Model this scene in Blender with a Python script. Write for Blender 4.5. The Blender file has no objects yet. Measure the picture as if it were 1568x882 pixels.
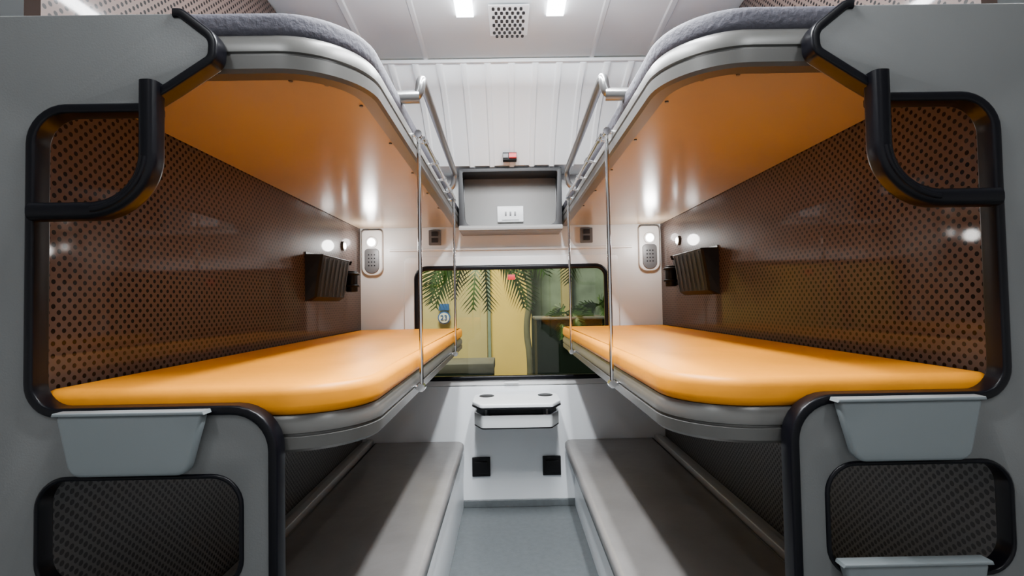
import bpy, bmesh, math, random
from mathutils import Matrix, Vector
random.seed(4)
COL=bpy.context.collection

# ------------------------------------------------------------------ materials
def mat(name,col,rough=.5,metal=0.,bump=0.,bscale=60.,var=0.,vscale=3.,coat=0.,spec=.5,emit=None,estr=0.,crough=.08):
    m=bpy.data.materials.new(name); m.use_nodes=True
    nt=m.node_tree; b=nt.nodes['Principled BSDF']
    b.inputs['Base Color'].default_value=(*col,1); b.inputs['Roughness'].default_value=rough
    b.inputs['Metallic'].default_value=metal; b.inputs['Coat Weight'].default_value=coat
    b.inputs['Coat Roughness'].default_value=crough
    b.inputs['Specular IOR Level'].default_value=spec
    if emit:
        b.inputs['Emission Color'].default_value=(*emit,1); b.inputs['Emission Strength'].default_value=estr
    tc=nt.nodes.new('ShaderNodeTexCoord')
    if var>0:
        n=nt.nodes.new('ShaderNodeTexNoise'); n.inputs['Scale'].default_value=vscale; n.inputs['Detail'].default_value=5
        nt.links.new(tc.outputs['Object'],n.inputs['Vector'])
        r=nt.nodes.new('ShaderNodeValToRGB')
        r.color_ramp.elements[0].position=.3; r.color_ramp.elements[1].position=.7
        r.color_ramp.elements[0].color=(*[c*(1-var) for c in col],1)
        r.color_ramp.elements[1].color=(*[min(1,c*(1+var)) for c in col],1)
        nt.links.new(n.outputs['Fac'],r.inputs['Fac']); nt.links.new(r.outputs['Color'],b.inputs['Base Color'])
    if bump>0:
        n=nt.nodes.new('ShaderNodeTexNoise'); n.inputs['Scale'].default_value=bscale; n.inputs['Detail'].default_value=4
        nt.links.new(tc.outputs['Object'],n.inputs['Vector'])
        bp=nt.nodes.new('ShaderNodeBump'); bp.inputs['Strength'].default_value=bump; bp.inputs['Distance'].default_value=.01
        nt.links.new(n.outputs['Fac'],bp.inputs['Height']); nt.links.new(bp.outputs['Normal'],b.inputs['Normal'])
    return m

def dotted(name,col,dot,s,r,rough,coat,spec=.5):
    m=mat(name,col,rough,coat=coat,spec=spec,crough=.05); nt=m.node_tree; b=nt.nodes['Principled BSDF']
    tc=nt.nodes.new('ShaderNodeTexCoord')
    sc=nt.nodes.new('ShaderNodeVectorMath'); sc.operation='MULTIPLY'; sc.inputs[1].default_value=(0,1/s,1/s)
    nt.links.new(tc.outputs['Object'],sc.inputs[0])
    ls=[]
    for off in (0,.5):
        a=nt.nodes.new('ShaderNodeVectorMath'); a.operation='ADD'; a.inputs[1].default_value=(.5,off,off)
        nt.links.new(sc.outputs[0],a.inputs[0])
        f=nt.nodes.new('ShaderNodeVectorMath'); f.operation='FRACTION'; nt.links.new(a.outputs[0],f.inputs[0])
        d=nt.nodes.new('ShaderNodeVectorMath'); d.operation='DISTANCE'; d.inputs[1].default_value=(.5,.5,.5)
        nt.links.new(f.outputs[0],d.inputs[0]); ls.append(d)
    mn=nt.nodes.new('ShaderNodeMath'); mn.operation='MINIMUM'
    nt.links.new(ls[0].outputs['Value'],mn.inputs[0]); nt.links.new(ls[1].outputs['Value'],mn.inputs[1])
    lt=nt.nodes.new('ShaderNodeMath'); lt.operation='LESS_THAN'; lt.inputs[1].default_value=r
    nt.links.new(mn.outputs[0],lt.inputs[0])
    n=nt.nodes.new('ShaderNodeTexNoise'); n.inputs['Scale'].default_value=2; nt.links.new(tc.outputs['Object'],n.inputs['Vector'])
    mv=nt.nodes.new('ShaderNodeMix'); mv.data_type='RGBA'
    mv.inputs['A'].default_value=(*[c*.85 for c in col],1); mv.inputs['B'].default_value=(*[c*1.15 for c in col],1)
    nt.links.new(n.outputs['Fac'],mv.inputs['Factor'])
    mx=nt.nodes.new('ShaderNodeMix'); mx.data_type='RGBA'; mx.inputs['B'].default_value=(*dot,1)
    nt.links.new(mv.outputs['Result'],mx.inputs['A']); nt.links.new(lt.outputs[0],mx.inputs['Factor'])
    nt.links.new(mx.outputs['Result'],b.inputs['Base Color'])
    return m

M={}
M['panel']=mat('grey_laminate',(.145,.15,.15),.45,bump=.05,bscale=300,var=.06,spec=.35)
M['rim']=mat('black_rubber_rim',(.003,.003,.005),.32,spec=.20)
M['bumper']=mat('bumper_grey',(.19,.215,.225),.38,spec=.35)
M['steel']=mat('brushed_fascia',(.10,.098,.093),.34,metal=.25,var=.08,vscale=8)
M['railm']=mat('satin_metal_rail',(.26,.26,.26),.28,metal=.85)
M['chrome']=mat('chrome',(.75,.75,.76),.14,metal=1.)
M['tan']=mat('tan_underside',(.375,.285,.20),.22,var=.06,vscale=2)
M['orange']=mat('orange_vinyl',(.90,.32,.002),.40,bump=.32,bscale=8,var=.07,vscale=5,spec=.22)
M['fabric']=mat('grey_violet_fabric',(.06,.058,.075),.8,bump=.3,bscale=90)
M['seat']=mat('taupe_leatherette',(.19,.18,.175),.34,bump=.24,bscale=12,var=.12,vscale=6)
M['wall']=mat('warm_white_laminate',(.67,.665,.66),.35,var=.03)
M['white']=mat('cool_white_panel',(.86,.89,.92),.35,var=.03)
M['ceil']=mat('white_ceiling',(.80,.83,.85),.45)
M['floor']=mat('grey_vinyl_floor',(.10,.112,.118),.34,bump=.08,bscale=200,var=.10,vscale=40)
M['dots']=dotted('dotted_partition',(.082,.057,.049),(.0015,.001,.001),.0225,.20,.4,.28,.06)
M['dots2']=dotted('dotted_partition_grey',(.11,.106,.106),(.005,.005,.006),.0205,.25,.4,.0)
M['black']=mat('black_plastic',(.006,.006,.007),.4,spec=.2)
M['dkgrey']=mat('dark_grey_plastic',(.015,.015,.017),.45,spec=.3)
M['midgrey']=mat('mid_grey_plastic',(.10,.10,.105),.4)
M['rail']=mat('light_grey_aluminium',(.42,.42,.42),.4,metal=.3)
M['niche']=mat('niche_grey_laminate',(.19,.185,.178),.45,var=.05,vscale=5)
M['led']=mat('led_white',(1,1,1),.5,emit=(.93,.97,1),estr=16)
M['lamp']=mat('reading_lamp_glow',(1,1,1),.5,emit=(1,.98,.95),estr=18)
M['red']=mat('red_plastic',(.6,.01,.02),.4)
M['plate']=mat('socket_plate',(.72,.73,.74),.35)
M['clear']=mat('frosted_acrylic',(.62,.65,.66),.25)

# ------------------------------------------------------------------ helpers
def link(ob): COL.objects.link(ob); return ob
def setm(ob,*ms):
    ob.data.materials.clear()
    for m in ms: ob.data.materials.append(M[m] if isinstance(m,str) else m)
    return ob
def fillet(pts,closed=True,n=8):
    out=[]; N=len(pts)
    for i,p in enumerate(pts):
        r=p[2] if len(p)>2 else 0
        P=Vector((p[0],p[1]))
        if r<=0 or (not closed and i in (0,N-1)): out.append((P.x,P.y)); continue
        A=Vector(pts[i-1][:2]); B=Vector(pts[(i+1)%N][:2])
        a=(A-P).normalized(); b=(B-P).normalized()
        ang=a.angle(b); t=min(r/math.tan(ang/2),(A-P).length*.49,(B-P).length*.49); rr=t*math.tan(ang/2)
        c=P+(a+b).normalized()*(rr/math.sin(ang/2))
        s=P+a*t-c; e=P+b*t-c
        tot=s.angle(e); sg=1 if s.cross(e)>0 else -1
        for k in range(n+1):
            th=sg*tot*k/n
            out.append((c.x+s.x*math.cos(th)-s.y*math.sin(th), c.y+s.x*math.sin(th)+s.y*math.cos(th)))
    return out
def prism(name,outline,plane,lo,hi,m,holes=(),bevel=0.,bres=2,smooth=True):
    cu=bpy.data.curves.new(name,'CURVE'); cu.dimensions='2D'; cu.fill_mode='BOTH'
    for loop in [outline]+list(holes):
        sp=cu.splines.new('POLY'); sp.points.add(len(loop)-1)
        for q,p in zip(sp.points,loop): q.co=(p[0],p[1],0,1)
        sp.use_cyclic_u=True
    h=(hi-lo)/2; mid=(hi+lo)/2
    cu.extrude=max(h-bevel,1e-5); cu.bevel_depth=bevel; cu.offset=-bevel; cu.bevel_resolution=bres
    t=bpy.data.objects.new('tmp',cu); link(t)
    bpy.context.view_layer.update()
    dg=bpy.context.evaluated_depsgraph_get()
    me=bpy.data.meshes.new_from_object(t.evaluated_get(dg))
    bpy.data.objects.remove(t)
    me.name=name
    for v in me.vertices:
        a,b,c=v.co; c+=mid
        v.co={'XZ':(a,c,b),'XY':(a,b,c),'YZ':(c,a,b)}[plane]
    return finish(name,me,m,smooth)
def finish(name,me,m,smooth=True,ang=35):
    bm=bmesh.new(); bm.from_mesh(me)
    bmesh.ops.remove_doubles(bm,verts=bm.verts,dist=1e-5)
    bmesh.ops.recalc_face_normals(bm,faces=bm.faces)
    for f in bm.faces: f.smooth=smooth
    for e in bm.edges:
        if len(e.link_faces)==2 and e.calc_face_angle(0)>math.radians(ang): e.smooth=False
    bm.to_mesh(me); bm.free()
    ob=bpy.data.objects.new(name,me); link(ob); setm(ob,m); return ob
def box(name,x0,x1,y0,y1,z0,z1,m,bevel=.003):
    x0,x1=sorted((x0,x1)); y0,y1=sorted((y0,y1)); z0,z1=sorted((z0,z1))
    return prism(name,[(x0,y0),(x1,y0),(x1,y1),(x0,y1)],'XY',z0,z1,m,bevel=bevel)
def sweep(name,path,prof,axis,m,closed=False,smooth=True):
    """path 3D pts, prof list of (n,a): offsets along side normal and fixed axis"""
    A=Vector(axis); P=[Vector(p) for p in path]; n=len(P); V=[];F=[]
    for i,p in enumerate(P):
        if closed: t0=(P[i]-P[i-1]).normalized(); t1=(P[(i+1)%n]-P[i]).normalized()
        else:
            t0=(P[i]-P[max(i-1,0)]); t1=(P[min(i+1,n-1)]-P[i])
            if t0.length<1e-9: t0=t1.copy()
            if t1.length<1e-9: t1=t0.copy()
            t0.normalize(); t1.normalize()
        n0=t0.cross(A).normalized(); n1=t1.cross(A).normalized(); nn=(n0+n1).normalized()
        k=1/max(nn.dot(n0),.4)
        for (u,v) in prof: V.append(p+nn*u*k+A*v)
    c=len(prof)
    for i in range(n if closed else n-1):
        j=(i+1)%n
        for q in range(c):
            r=(q+1)%c; F.append((i*c+q,i*c+r,j*c+r,j*c+q))
    if not closed: F.append(tuple(range(c))); F.append(tuple((n-1)*c+q for q in range(c)))
    me=bpy.data.meshes.new(name); me.from_pydata([tuple(v) for v in V],[],F)
    return finish(name,me,m,smooth,40)
def rrect(w,h,r=.004,n=3):
    return fillet([(-w/2,-h/2,r),(w/2,-h/2,r),(w/2,h/2,r),(-w/2,h/2,r)],True,n)
def tube(name,pts,r,m,res=3,cyc=False):
    cu=bpy.data.curves.new(name,'CURVE'); cu.dimensions='3D'; cu.bevel_depth=r; cu.bevel_resolution=res; cu.use_fill_caps=True
    sp=cu.splines.new('POLY'); sp.points.add(len(pts)-1)
    for q,p in zip(sp.points,pts): q.co=(*p,1)
    sp.use_cyclic_u=cyc
    t=bpy.data.objects.new('tmp',cu); link(t); bpy.context.view_layer.update()
    me=bpy.data.meshes.new_from_object(t.evaluated_get(bpy.context.evaluated_depsgraph_get())); bpy.data.objects.remove(t)
    return finish(name,me,m,True,50)
def smooth3(pts,it=3):
    P=[Vector(p) for p in pts]
    for _ in range(it):
        Q=[P[0]]
        for a,b in zip(P,P[1:]): Q+=[a*.75+b*.25,a*.25+b*.75]
        Q.append(P[-1]); P=Q
    return [tuple(p) for p in P]
def disc(name,c,r,d,axis,m,seg=28,bevel=0.):
    pts=[(c[0]+r*math.cos(2*math.pi*i/seg),c[1]+r*math.sin(2*math.pi*i/seg)) for i in range(seg)]
    return prism(name,pts,axis,d[0],d[1],m,bevel=bevel)
def mirror(pts,s): return [(-p[0] if s>0 else p[0],)+tuple(p[1:]) for p in pts]   # authored for the left (x<0)
def group(name,parts):
    e=bpy.data.objects.new(name,None); e.empty_display_size=.1; link(e)
    for p in parts: p.parent=e
    return e
def join(name,parts):
    bm=bmesh.new(); mats=[]
    for p in parts:
        t=bmesh.new(); t.from_mesh(p.data)
        idx=[]
        for mm in p.data.materials:
            if mm not in mats: mats.append(mm)
            idx.append(mats.index(mm))
        for f in t.faces: f.material_index=idx[min(f.material_index,len(idx)-1)]
        tm=bpy.data.meshes.new('t'); t.to_mesh(tm); t.free(); bm.from_mesh(tm); bpy.data.meshes.remove(tm)
    me=bpy.data.meshes.new(name); bm.to_mesh(me); bm.free()
    for mm in mats: me.materials.append(mm)
    for p in parts: bpy.data.objects.remove(p)
    ob=bpy.data.objects.new(name,me); link(ob); return ob

# ------------------------------------------------------------------ room shell
HW=.845; YF=2.8; YN=.882
prof=[(-1.3,2.265),(1.2,2.245),(1.75,2.23),(2.15,2.195)]
prof2=[(2.15,2.18),(2.28,2.13),(2.40,2.055),(2.50,1.975),(2.58,1.895),(2.62,1.856),(2.66,1.848),(2.80,1.846)]
box('floor',-2.6,2.6,-1.3,YF+.05,-.05,0,'floor',0)
def ceiling():
    V=[];F=[]
    xs=[];period=.105
    x=-2.6
    while x<2.6:
        xs+= [(x,0),(x+.078,0),(x+.084,-.008),(x+.099,-.008)]; x+=period
    xs.append((2.6,0))
    def sheet(pr,xl,th=0):
        b=len(V); 
        for (xx,dz) in xl:
            for (y,z) in pr: V.append((xx,y,z+dz))
        k=len(pr)
        for i in range(len(xl)-1):
            for j in range(k-1): F.append((b+i*k+j,b+(i+1)*k+j,b+(i+1)*k+j+1,b+i*k+j+1))
    sheet(prof,[(-2.6,0),(-.62,0),(-.615,-.006),(-.600,-.006),(-.595,0),(-.37,0),(-.366,-.004),(-.355,-.004),(-.35,0),(.35,0),(.355,-.004),(.366,-.004),(.37,0),(.595,0),(.600,-.006),(.615,-.006),(.62,0),(2.6,0)])
    sheet(prof2,xs)
    me=bpy.data.meshes.new('ceiling'); me.from_pydata(V,[],F)
    ob=finish('ceiling',me,'ceil',True,20)
    return ob
ceil=ceiling()
s_=ceil.modifiers.new('s','SOLIDIFY'); s_.thickness=.01; s_.offset=0
sweep('trim_1',[(-2.6,2.148,2.181),(2.6,2.148,2.181)],rrect(.02,.016,.004),(0,0,1),'ceil')
win=fillet([(-.53,.71,.06),(.53,.71,.06),(.53,1.325,.06),(-.53,1.325,.06)])
wall_far=prism('wall_far',[(-2.6,0),(2.6,0),(2.6,2.3),(-2.6,2.3)],'XZ',YF,YF+.06,'wall',holes=[win],smooth=False)
low=prism('trim_2',fillet([(-.84,.0,0),(.84,.0,0),(.84,.665,.01),(-.84,.665,.01)]),'XZ',YF-.008,YF,'white',bevel=.002)
sur=prism('trim_3',fillet([(-.60,.668,.03),(.60,.668,.03),(.60,1.39,.03),(-.60,1.39,.03)]),'XZ',YF-.014,YF,'wall',
          holes=[fillet([(-.53,.71,.06),(.53,.71,.06),(.53,1.325,.06),(-.53,1.325,.06)])],bevel=.004)
sweep('trim_4',[(-.68,YF-.008,1.43),(.68,YF-.008,1.43)],rrect(.012,.014,.003),(0,0,1),'wall')
sweep('baseboard_far',[(-.84,YF-.012,.02),(.84,YF-.012,.02)],rrect(.012,.04,.004),(0,0,1),'floor')
box('wall_near',-2.6,2.6,-1.35,-1.3,0,2.3,'wall',0)
box('wall_end_left',-2.65,-2.6,-1.3,YF+.05,0,2.3,'wall',0)
box('wall_end_right',2.6,2.65,-1.3,YF+.05,0,2.3,'wall',0)
for s,nm in ((-1,'wall_left'),(1,'wall_right')):
    up=[(YN,.90),(YF,.90)]+[(y,z-.006) for y,z in prof2[::-1]]+[(1.2,2.235),(YN,2.24)]
    a=prism(nm+'_upper',up,'YZ',min(s*HW,s*(HW+.03)),max(s*HW,s*(HW+.03)),'dots',smooth=False)
    b=prism(nm+'_lower',[(YN,0),(YF,0),(YF,.90),(YN,.90)],'YZ',min(s*HW,s*(HW+.03)),max(s*HW,s*(HW+.03)),'dots2',smooth=False)
    join(nm,[a,b])

# ------------------------------------------------------------------ window
frame=sweep('rubber_frame',[(x,YF-.012,z) for x,z in win],rrect(.026,.03,.008),(0,1,0),'rim',closed=True)
gm=bpy.data.materials.new('window_glass'); gm.use_nodes=True; nt=gm.node_tree; nt.nodes.clear()
o=nt.nodes.new('ShaderNodeOutputMaterial'); mx=nt.nodes.new('ShaderNodeMixShader'); tr=nt.nodes.new('ShaderNodeBsdfTransparent'); gl=nt.nodes.new('ShaderNodeBsdfGlossy')
tr.inputs[0].default_value=(.86,.88,.80,1); gl.inputs['Roughness'].default_value=.02
lw=nt.nodes.new('ShaderNodeFresnel'); lw.inputs['IOR'].default_value=1.4
nt.links.new(lw.outputs[0],mx.inputs[0])
nt.links.new(tr.outputs[0],mx.inputs[1]); nt.links.new(gl.outputs[0],mx.inputs[2]); nt.links.new(mx.outputs[0],o.inputs[0])
glass=prism('glass',win,'XZ',YF+.02,YF+.026,gm)
sticker=box('red_sticker',-.02,.02,YF+.015,YF+.019,1.255,1.285,'red',.001)
group('window_1',[frame,glass,sticker])

# ------------------------------------------------------------------ per side furniture
def plan(s,off=0.,near=YN,r=.15,far=YF-.030):
    return fillet([(s*(HW-.002),near-off),(s*(.28-off),near-off,r+off),(s*(.28-off),far)],False,14)
def berth_outline(s,inset,near,r,far=YF-.030,wallgap=.004):
    return fillet([(s*(HW-wallgap),near+inset,.02),(s*(.28+inset),near+inset,r),(s*(.28+inset),far,.01),(s*(HW-wallgap),far,.01)],True,14)

K=.9715
def kk(pts): return [(p[0]*K,1.13+(p[1]-1.13)*K)+tuple(p[2:]) for p in pts]
def panel_side(s):
    Y0,Y1=.850,.878
    xi=-.432 if s<0 else -.474
    xo=-.838 if s<0 else -.853
    tip=[(-.592,1.652,.035),(-.534,1.606,.03),(-.536,1.570,.02),(-.612,1.520,.02),(-.645,1.500,.01)]
    out=fillet(kk([(-1.12,1.652)]+tip+[(-.650,1.483,.008),
         (-.853,1.483,.06),(-.853,.951,.05),(xi,.951,.07),(xi,-.0331),(-1.12,-.0331)]))
    cut=fillet(kk([(xo,.645,.05),(xi-.055,.645,.05),(xi-.055,.838,.05),(xo,.838,.05)]))
    parts=[]
    p=prism('panel_board',mirror(out,s),'XZ',Y0,Y1,'panel',holes=[mirror(cut,s)],bevel=.003); parts.append(p)
    def rim(nm,pts,w,d=.034,cl=False):
        P=[(x,(Y0+Y1)/2-.002,z) for x,z in mirror(pts,s)]
        parts.append(sweep(nm,P,rrect(w,d,.004),(0,1,0),'rim',closed=cl))
    rim('edge_tip',fillet(kk([(-.605,1.652)]+tip),False),.016)
    rim('edge_opening',fillet(kk([(-.640,1.483),(-.853,1.483,.06),(-.853,.951,.05),(xi,.951,.07),(xi,-.0331)]),False),.016)
    rim('edge_cutout',cut,.008,.032,True)
    hp=fillet(kk([(-.640,1.525),(-.640,1.300,.155),(-.842,1.300)]),False,20)
    P=[(x,Y0-.004,z) for x,z in mirror(hp,s)]
    parts.append(sweep('guard_handle',P,rrect(.030,.036,.011,4),(0,1,0),'rim'))
    parts.append(sweep('guard_handle_bead',[(x,y-.016,z) for x,y,z in P[2:-2]],rrect(.010,.010,.004),(0,1,0),'rim'))
    return group('berth_end_panel',parts)
def bumper(s,zt,drop=.103):
    o=fillet(kk([(-.785,zt,.006),(-.538,zt,.006),(-.566,zt-drop,.022),(-.761,zt-drop,.022)]),True,6)
    a=prism('pad',mirror(o,s),'XZ',.823,.844,'bumper',bevel=.006,bres=3)
    o2=kk([(-.789,zt-.001),(-.534,zt-.001),(-.536,zt+.005),(-.787,zt+.005)])
    b=prism('lip',mirror(o2,s),'XZ',.820,.844,'bumper',bevel=.002)
    o3=kk([(-.76,zt-.03),(-.58,zt-.03),(-.58,zt-.07),(-.76,zt-.07)])
    c=prism('spacer',mirror(o3,s),'XZ',.842,.850,'rim')
    return join('berth_end_bumper',[a,b,c])

def fascia(name,s,zb,zt,m='steel'):
    h=zt-zb
    pr=[(-.034,0),(-.006,0),(.0,.006),(.001,h*.42),(-.003,h*.45),(-.003,h*.50),(.001,h*.53),(.001,h-.012),(-.008,h),(-.034,h)]
    path=[(x,y,zb) for x,y in plan(s)]
    pr2=[(u*(1 if s<0 else -1),v) for u,v in pr]
    return sweep(name,path,pr2,(0,0,1),m)

def upper_berth(s):
    parts=[fascia('fascia',s,1.548,1.618)]
    parts.append(prism('underside',berth_outline(s,.028,YN,.125),'XY',1.552,1.575,'tan'))
    parts.append(prism('mattress',berth_outline(s,.004,YN,.15),'XY',1.612,1.665,'fabric',bevel=.02,bres=4))
    for i,(x,y) in enumerate([(.42,.925),(.36,.945),(.325,1.05),(.322,1.3),(.322,1.6),(.322,1.9),(.322,2.2)]):
        parts.append(disc('rivet_%d'%i,(s*x,y),.004,(1.549,1.553),'XY','steel',12))
    return group('upper_berth',parts)
def middle_berth(s):
    parts=[fascia('fascia',s,.872,.936)]
    parts.append(prism('base_board',berth_outline(s,.028,YN,.125),'XY',.885,.930,'panel'))
    parts.append(prism('mattress',berth_outline(s,-.002,YN,.15),'XY',.936,.990,'orange',bevel=.018,bres=5))
    return group('middle_berth',parts)
def lower_berth(s):
    inner=.275
    o=fillet([(s*.775,.90,.02),(s*inner,.90,.06),(s*inner,YF-.016,.05),(s*.775,YF-.016,.01)],True,8)
    parts=[prism('cushion',o,'XY',.318,.368,'seat',bevel=.018,bres=5)]
    bx=.285 if s<0 else .33
    parts.append(box('seat_box',s*bx,s*.80,.94,YF-.016,0,.300,'white',.004))
    parts.append(prism('seat_board',fillet([(s*.84,.90,.01),(s*(inner+.008),.90,.05),(s*(inner+.008),YF-.016,.04),(s*.84,YF-.016,.01)]),'XY',.298,.320,'steel',bevel=.003))
    parts.append(box('back_rail',s*.778,s*.812,.90,YF-.016,.318,.385,'rail',.006))
    parts.append(box('back_rail_ledge',s*.812,s*.842,.90,YF-.016,.318,.372,'rail',.004))
    return group('lower_berth',parts)
def rods(s):
    for (y,zt,zb) in ((1.38,1.60,.900),(2.27,1.60,.900)):
        x=.262*s
        ps=[tube('rod',[(x,y,zt),(x,y,zb)],.0055,'chrome'),
            tube('top_clamp',[(x,y-.012,zt),(x,y+.012,zt)],.011,'chrome'),
            tube('bottom_clamp',[(x,y-.012,zb),(x,y+.012,zb)],.011,'chrome'),
            tube('top_pin',[(x,y,zt),(s*.279,y,zt)],.006,'chrome'),
            tube('bottom_pin',[(x,y,zb),(s*.279,y,zb)],.006,'chrome')]
        group('suspension_rod',ps)
def guard(s):
    path=smooth3([(s*.275,1.27,1.657),(s*.238,1.265,1.662),(s*.234,1.265,1.705),(s*.236,1.31,1.716),(s*.24,1.7,1.703),(s*.242,2.08,1.693),(s*.242,2.14,1.688),(s*.246,2.15,1.64),(s*.279,2.15,1.615)])
    ps=[tube('rail_bar',path,.0125,'railm',4)]
    ps.append(tube('near_foot',[(s*.240,1.268,1.660),(s*.30,1.258,1.655)],.0165,'railm',4))
    ps.append(tube('lower_rod',[(s*.256,1.42,1.605),(s*.256,2.24,1.605)],.006,'chrome'))
    for y in (1.46,1.68,1.9,2.10):
        ps.append(tube('peg_%d'%int(y*100),[(s*.256,y,1.605),(s*.279,y,1.600)],.005,'chrome'))
        ps.append(tube('knob_%d'%int(y*100),[(s*.256,y-.012,1.605),(s*.256,y+.012,1.605)],.009,'chrome'))
    group('guard_rail',ps)
def pocket(s):
    V=[]
    def P(y,z,d): return (s*(.845-d),y,z)
    ys=[2.04,2.05,2.39,2.40]
    secs=[(1.148,.018),(1.165,.042),(1.25,.054),(1.325,.066),(1.335,.067)]
    F=[]
    for z,d in secs:
        for y in ys:
            dd=d if y not in (2.04,2.40) else d-.008
            V.append(P(y,z,dd))
        V.append(P(2.41,z,.001)); V.append(P(2.03,z,.001))
    c=6
    for i in range(len(secs)-1):
        for q in range(c):
            r=(q+1)%c; F.append((i*c+q,i*c+r,(i+1)*c+r,(i+1)*c+q))
    F.append(tuple(range(c)))
    b=len(V)
    for z,d in ((1.335,.061),(1.20,.036)):
        V.extend([P(2.055,z,d),P(2.385,z,d),P(2.40,z,.003),P(2.04,z,.003)])
    for q in range(4):
        r=(q+1)%4; F.append((b+q,b+r,b+4+r,b+4+q))
    F.append((b+4,b+5,b+6,b+7))
    t=(len(secs)-1)*c
    F+= [(t+1,t+2,b+1,b),(t+2,t+3,b+1),(t+3,t+4,b+2,b+1),(t,t+1,b),(t+5,t,b,b+3)]
    me=bpy.data.meshes.new('pocket'); me.from_pydata(V,[],F)
    ps=[finish('shell',me,'black',False)]
    ps.append(sweep('rim_wire',[P(2.03,1.337,.002),P(2.05,1.337,.067),P(2.39,1.337,.067),P(2.41,1.337,.002)],rrect(.006,.006,.002),(0,0,1),'black'))
    ps.append(box('back_plate',s*.8445,s*.841,2.035,2.405,1.16,1.350,'black',.001))
    for k in range(7):
        ps.append(tube('mesh_cord_%d'%k,[P(2.07+.05*k,1.165,.045),P(2.07+.05*k,1.25,.056),P(2.07+.05*k,1.33,.069)],.0015,'dkgrey',1))
    group('magazine_pocket',ps)
    hs=[box('back_plate',s*.8445,s*.839,2.49,2.58,1.20,1.345,'black',.002)]
    for z in (1.225,1.285):
        ring=[(s*(.845-.035-.032*math.cos(a)),2.535+.035*math.sin(a),z) for a in [2*math.pi*k/20 for k in range(20)]]
        hs.append(tube('ring_%d'%int(z*1000),ring,.006,'black',3,True))
    cup=[(s*(.845-.035-.028*math.cos(a)),2.535+.031*math.sin(a)) for a in [2*math.pi*k/20 for k in range(20)]]
    hs.append(prism('cup',cup,'XY',1.195,1.30,'black',bevel=.004))
    hs.append(tube('coat_hook',[(s*.843,2.535,1.335),(s*.82,2.535,1.335),(s*.815,2.535,1.35)],.007,'black'))
    group('bottle_holder',hs)
    ls=[tube('bezel',[(s*.8445,2.50,1.425),(s*.835,2.50,1.425)],.024,'steel',6),
        tube('lens',[(s*.836,2.50,1.425),(s*.832,2.50,1.425)],.015,'lamp',6)]
    group('berth_spot_lamp',ls)
def reading(s):
    cx=s*.775
    o=fillet([(cx-.058,1.29,.045),(cx+.058,1.29,.045),(cx+.058,1.545,.02),(cx-.058,1.545,.02)])
    ps=[prism('mount_plate',o,'XZ',YF-.022,YF-.001,'wall',bevel=.006)]
    o=fillet([(cx-.040,1.302,.038),(cx+.040,1.302,.038),(cx+.040,1.44,.02),(cx-.040,1.44,.02)])
    ps.append(prism('socket_insert',o,'XZ',YF-.028,YF-.018,'midgrey',bevel=.003))
    for k in range(4):
        for j in range(3):
            ps.append(disc('hole_%d%d'%(k,j),(cx-.016+.016*j,1.345+.02*k),.004,(YF-.0295,YF-.027),'XZ','black',10))
    ps.append(disc('lamp_bezel',(cx,1.475),.032,(YF-.032,YF-.018),'XZ','plate',28,.004))
    ps.append(disc('lamp_lens',(cx,1.475),.022,(YF-.036,YF-.030),'XZ','lamp',24,.002))
    group('reading_lamp',ps)
    l=bpy.data.lights.new('reading_light','POINT'); l.energy=3.2; l.shadow_soft_size=.03; l.color=(1,.98,.95)
    lo=link(bpy.data.objects.new('reading_lamp_light',l)); lo.location=(cx-s*.04,YF-.20,1.44)
    cx=s*.425
    sw=[box('plate',cx-.034,cx+.034,YF-.016,YF-.001,1.455,1.54,'midgrey',.004)]
    for k in (-1,1): sw.append(box('rocker_%d'%(k+1),cx-.018,cx+.018,YF-.021,YF-.014,1.50+k*.018-.013,1.50+k*.018+.013,'dkgrey',.002))
    group('wall_switch',sw)
    x0=-.185 if s<0 else .205
    q=[box('plate',x0-.05,x0+.05,YF-.022,YF-.008,.17,.275,'black',.004),
       box('cover',x0-.036,x0+.036,YF-.030,YF-.020,.185,.255,'black',.006)]
    group('power_socket',q)
for s in (-1,1):
    panel_side(s); bumper(s,.951); bumper(s,.675 if s>0 else .662)
    upper_berth(s); middle_berth(s); lower_berth(s); rods(s); guard(s); pocket(s); reading(s)

# ------------------------------------------------------------------ cabinet / niche between upper berths
ps=[]
Yc=2.62; W=.272
ps.append(box('top_board',-W,W,Yc,YF-.002,1.822,1.834,'dkgrey',.003))
ps.append(box('bottom_board',-W,W,Yc-.012,YF-.002,1.505,1.535,'niche',.006))
for s in (-1,1):
    ps.append(box('side_board',s*(W-.012),s*W,Yc,YF-.002,1.51,1.83,'dkgrey',.003))
ps.append(prism('front_frame',[(-W,1.512),(W,1.512),(W,1.838),(-W,1.838)],'XZ',Yc-.006,Yc+.006,'dkgrey',
   holes=[fillet([(-.238,1.535,.035),(.238,1.535,.035),(.250,1.818,.008),(-.250,1.818,.008)])],bevel=.002))
ps.append(box('front_sill',-W,W,Yc-.016,Yc-.004,1.508,1.530,'niche',.004))
lin=fillet([(YF-.012,1.822,0),(YF-.012,1.536,.03),(Yc+.02,1.536)],False,10)
ps.append(sweep('curved_liner',[(0,y,z) for y,z in lin],rrect(.004,.51,.001),(1,0,0),'niche'))
ps.append(box('socket_plate',-.072,.072,YF-.034,YF-.006,1.575,1.665,'plate',.004))
ps.append(box('socket_face',-.048,.048,YF-.040,YF-.030,1.585,1.655,'plate',.003))
for k in (-1,0,1):
    ps.append(box('socket_slot_%d'%(k+1),k*.026-.005,k*.026+.005,YF-.042,YF-.039,1.607,1.632,'midgrey',.001))
group('storage_niche',ps)
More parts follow.
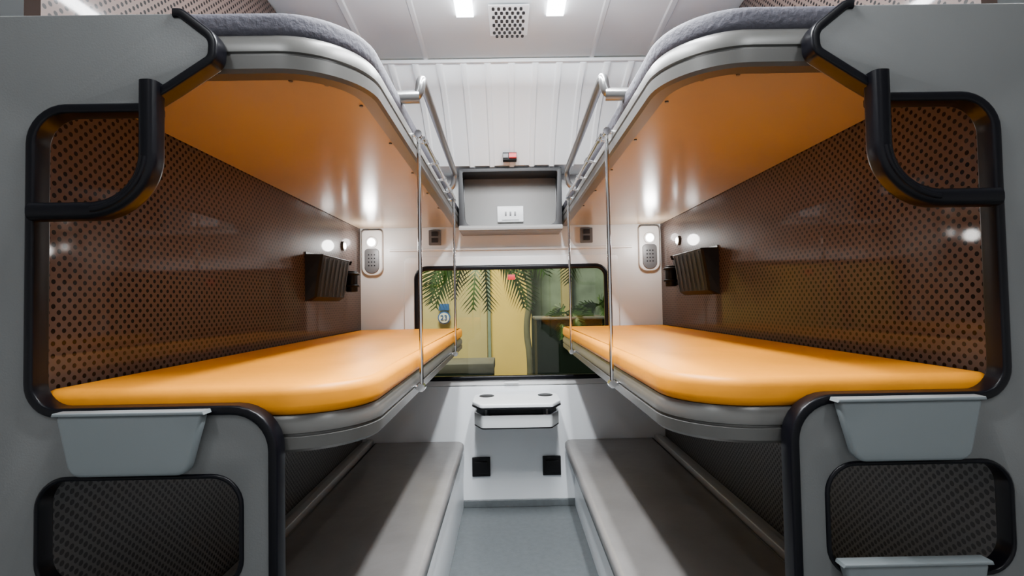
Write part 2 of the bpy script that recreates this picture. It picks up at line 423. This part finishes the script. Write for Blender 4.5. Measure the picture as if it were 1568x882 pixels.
ps=[box('housing',-.036,.036,2.545,2.59,1.86,1.90,'black',.003),box('red_handle',-.004,.034,2.53,2.546,1.867,1.893,'red',.003),box('label',-.034,-.008,2.537,2.547,1.869,1.892,'midgrey',.001)]
group('emergency_pull_handle',ps)

# ------------------------------------------------------------------ ceiling vent & lamps
def zc(y): 
    for (a,za),(b,zb) in zip(prof,prof[1:]):
        if a<=y<=b: return za+(zb-za)*(y-a)/(b-a)
vs=[]
z0=zc(1.89)-.013
vs.append(box('vent_plate',-.075,.075,1.78,2.01,z0,z0+.006,'ceil',.002))
for i in range(8):
    for j in range(6):
        x=-.0575+.0205*j+(.0102 if i%2 else 0); y=1.80+.027*i
        vs.append(prism('slot',fillet([(x-.0055,y-.010,.005),(x+.0055,y-.010,.005),(x+.0055,y+.010,.005),(x-.0055,y+.010,.005)],True,3),'XY',z0-.002,z0+.001,'dkgrey'))
join('ceiling_vent',vs)
def clamp(nm,x,y,w,l,e,pt=0.):
    z=zc(y)
    ps=[box('housing',x-w/2-.008,x+w/2+.008,y-l/2-.008,y+l/2+.008,z-.022,z-.002,'plate',.003),
        box('diffuser',x-w/2,x+w/2,y-l/2,y+l/2,z-.034,z-.016,'led',.002)]
    group(nm,ps)
    l_=bpy.data.lights.new('lamp_light','AREA'); l_.shape='RECTANGLE'; l_.size=w; l_.size_y=l; l_.energy=e; l_.color=(.95,.98,1)
    lo=link(bpy.data.objects.new('ceiling_lamp_light',l_)); lo.location=(x,y,z-.042)
    if pt:  # added fill points hung below the lamp to brighten the ceiling
        for yy in (y-l*.3,y+l*.3):
            p=bpy.data.lights.new('ceiling_fill','POINT'); p.energy=pt; p.shadow_soft_size=.06; p.color=(.95,.98,1)
            lo=link(bpy.data.objects.new('ceiling_fill_light',p)); lo.location=(x,yy,z-.22)
clamp('ceiling_lamp',-.165,1.265,.065,1.19,60,3.0)
clamp('ceiling_lamp',.175,1.265,.065,1.19,60,3.0)
clamp('ceiling_lamp',-.75,.0,.10,.5,6)
clamp('ceiling_lamp',.75,.0,.10,.5,6)
clamp('ceiling_lamp',-1.7,1.3,.10,.6,10)
clamp('ceiling_lamp',1.7,1.3,.10,.6,10)

# ------------------------------------------------------------------ folding table
def octo(w,y0,y1,c=.05): 
    return fillet([(-w*.80,y0,.004),(w*.80,y0,.004),(w,y0-.09,.02),(w,y1+.09,.02),(w*.8,y1,.02),(-w*.8,y1,.02),(-w,y1+.09,.02),(-w,y0-.09,.02)],True,5)
tx=.012
def sh(p,d=tx): return [(a+d,b) for a,b in p]
YT=YF-.018
ps=[prism('top_plate',sh(octo(.222,YT,2.44)),'XY',.614,.634,'white',bevel=.005)]
ps.append(prism('top_edge',sh(octo(.224,YT,2.438)),'XY',.608,.614,'black'))
for s in (-1,1):
    c=(tx+s*.155,2.66)
    ps.append(disc('cup_recess',c,.040,(.632,.636),'XY','dkgrey',28,.001))
    ps.append(disc('cup_recess_inner',c,.032,(.634,.6375),'XY','black',28))
tr_=octo(.215,YT,2.47)
ps.append(prism('tray_floor',sh(tr_),'XY',.505,.513,'black',bevel=.002))
ps.append(prism('tray_wall',sh(tr_),'XY',.512,.572,'clear',holes=[sh(octo(.207,YT-.01,2.478))],bevel=.001))
for s in (-1,1):
    ps.append(box('bracket',tx+s*.15,tx+s*.16,2.55,YT,.51,.612,'white',.002))
group('folding_table',ps)
box('window_latch',-.05,.03,YF-.03,YF-.014,.68,.69,'plate',.003)

# ------------------------------------------------------------------ outside
Mo=dict(
 yel=mat('yellow_plaster',(.86,.62,.16),.8,var=.12,vscale=1.2,bump=.1,bscale=20),
 cream=mat('cream_plaster',(.62,.52,.24),.8,var=.1,vscale=2),
 pale=mat('pale_green_wall',(.22,.30,.25),.7,var=.4,vscale=2.5),
 pave=mat('platform_paving',(.20,.20,.19),.8,var=.3,vscale=5),
 bark=mat('bark',(.14,.14,.09),.9,bump=.5,bscale=20,var=.3),
 leaf=mat('palm_leaf',(.030,.085,.012),.5,var=.4,vscale=6),
 dk=mat('dark_green_paint',(.008,.016,.013),.6,spec=.1),
 blue=mat('blue_sign',(.02,.10,.36),.4), stone=mat('stacked_grey_slab',(.15,.155,.16),.7,var=.2))
M.update(Mo)
box('ground',-8,8,YF+.3,14,-1.1,-.9,'pave',0)
box('platform',-8,8,4.3,6.78,-.9,-.15,'pave',.01)
b1=box('facade',-5,.30,7.0,7.3,-.9,5,'yel',0)
b2=box('pilaster',-1.25,-.32,6.90,7.0,-.9,5,'cream',.01)
b3=box('ledge',-5,.30,6.9,7.0,2.0,2.1,'cream',.01)
b5=box('downpipe',-.31,-.27,6.93,7.0,-.9,4.5,'pale',.01)
group('station_building',[b1,b2,b3,b5])
group('pale_boundary_wall',[box('wall_board',.31,5,7.6,7.8,-.9,5,'pale',0),box('post',.78,.92,7.4,7.6,-.9,5,'cream',.01)])
group('dark_green_pole',[box('post_dark',1.20,1.28,6.2,6.35,-.15,4,'dk',.01),box('foot',1.15,1.33,6.15,6.4,-.15,-.10,'dk',.01)])
SX=-.90; SZ=.93
sg=[disc('roundel',(SX,SZ),.085,(6.82,6.85),'XZ','blue',32)]
sg.append(disc('roundel_face',(SX,SZ),.07,(6.81,6.825),'XZ','plate',32))
sg.append(box('header',SX-.07,SX+.07,6.81,6.85,SZ+.10,SZ+.19,'blue',.002))
sg.append(box('mount',SX-.02,SX+.02,6.85,6.899,SZ-.02,SZ+.02,'dk',.002))
tx_=bpy.data.curves.new('n','FONT'); tx_.body='23'; tx_.size=.10; tx_.align_x='CENTER'; tx_.align_y='CENTER'; tx_.extrude=.002
to=link(bpy.data.objects.new('numeral',tx_)); to.location=(SX,6.80,SZ); to.rotation_euler=(math.radians(90),0,0); tx_.materials.append(M['blue'])
sg.append(to); group('platform_number_sign',sg)
group('stacked_slabs',[box('slab_%d'%i,-.80-.02*i,-.22+.008*i,4.6,5.1,-.15+.09*i,-.06+.09*i,'stone' if i%2 else 'dk',.01) for i in range(8)])
def palm(name,cx,cy,cz,n,L,rng,drop=.13):
    V=[];F=[]
    for k in range(n):
        a=rng[0]+(rng[1]-rng[0])*k/(n-1)+random.uniform(-.1,.1); el=random.uniform(-.2,.7)
        prev=Vector((cx,cy,cz)); d=Vector((math.cos(a)*math.cos(el),math.sin(a)*math.cos(el)*.6,math.sin(el)))
        N=16
        for i in range(N):
            d.z-=drop; d.normalize(); p=prev+d*(L/N)
            sd=d.cross(Vector((0,1,0.2))).normalized()
            b=len(V); w=.006
            V.extend([tuple(prev-sd*w),tuple(prev+sd*w),tuple(p+sd*w),tuple(p-sd*w)]); F.append((b,b+1,b+2,b+3))
            if i>1:
                ll=.34*L*math.sin(math.pi*(i+1)/(N+2))
                for q in (-1,1):
                    tip=p+(sd*q*.8+d*.7+Vector((0,random.uniform(-.3,.3),-.35))).normalized()*ll
                    b=len(V); V.extend([tuple(p-d*.016),tuple(p+d*.016),tuple((p*.4+tip*.6)+d*.012+Vector((0,0,.02))),tuple(tip)]); F.append((b,b+1,b+2,b+3))
            prev=p
    me=bpy.data.meshes.new(name); me.from_pydata(V,[],F); ob=bpy.data.objects.new(name,me); link(ob); setm(ob,'leaf'); return ob
fr=palm('fronds',-.28,4.9,1.66,13,.76,(0,6.1))
group('palm_tree',[fr,tube('palm_trunk',smooth3([(-1.7,5,-.148),(-1.7,5,1.5),(-1.1,5,2.6),(-.5,4.95,2.4),(-.28,4.9,1.66)]),.035,'bark')])
fr=palm('fronds',.85,5.0,1.74,11,.66,(0,6.1))
group('palm_tree',[fr,tube('palm_trunk',smooth3([(2.0,5,-.148),(2.0,5,1.6),(1.5,5,2.6),(1.0,5.05,2.4),(.85,5.0,1.74)]),.035,'bark')])
group('dark_shrub',[palm('leaves_a',1.0,5.6,1.08,14,.40,(0,6.2)),palm('leaves_b',.60,5.5,1.0,12,.36,(0,6.2)),box('planter',.28,1.7,5.35,5.85,-.15,.93,'dk',.02),box('planter_cap',.26,1.72,5.33,5.87,.93,.96,'stone',.01)])
group('gnarled_tree',[tube('trunk',smooth3([(.22,6.3,-.15),(.25,6.3,.4),(.19,6.3,.8),(.27,6.3,1.2),(.21,6.3,1.6),(.26,6.3,2.2),(.22,6.3,3.2)]),.04,'bark',4),
   tube('branch',smooth3([(.24,6.3,1.5),(.42,6.28,1.8),(.5,6.25,2.6)]),.03,'bark')])
def area(nm,loc,rot,sx,sy,e,c=(1,1,1)):
    l=bpy.data.lights.new(nm,'AREA'); l.shape='RECTANGLE'; l.size=sx; l.size_y=sy; l.energy=e; l.color=c
    o=link(bpy.data.objects.new(nm,l)); o.location=loc; o.rotation_euler=[math.radians(a) for a in rot]; return o
area('outside_fill_light',(-.8,4.2,4.2),(38,0,0),1.5,.6,400,(1,.94,.76))  # unseen light added to brighten the building beyond the window
w=bpy.data.worlds.new('world'); bpy.context.scene.world=w; w.use_nodes=True
bg=w.node_tree.nodes['Background']; bg.inputs[0].default_value=(.60,.62,.58,1); bg.inputs[1].default_value=.25

# ------------------------------------------------------------------ camera
cam=bpy.data.cameras.new('camera'); co=link(bpy.data.objects.new('camera',cam))
cam.lens=17.54; cam.sensor_width=36; cam.clip_start=.02
R=Matrix.Rotation(math.radians(-0.45),4,'Z')@Matrix.Rotation(math.radians(91.6),4,'X')@Matrix.Rotation(math.radians(-1.0),4,'Z')
co.matrix_world=Matrix.Translation((-0.02,0,1.13))@R
bpy.context.scene.camera=co
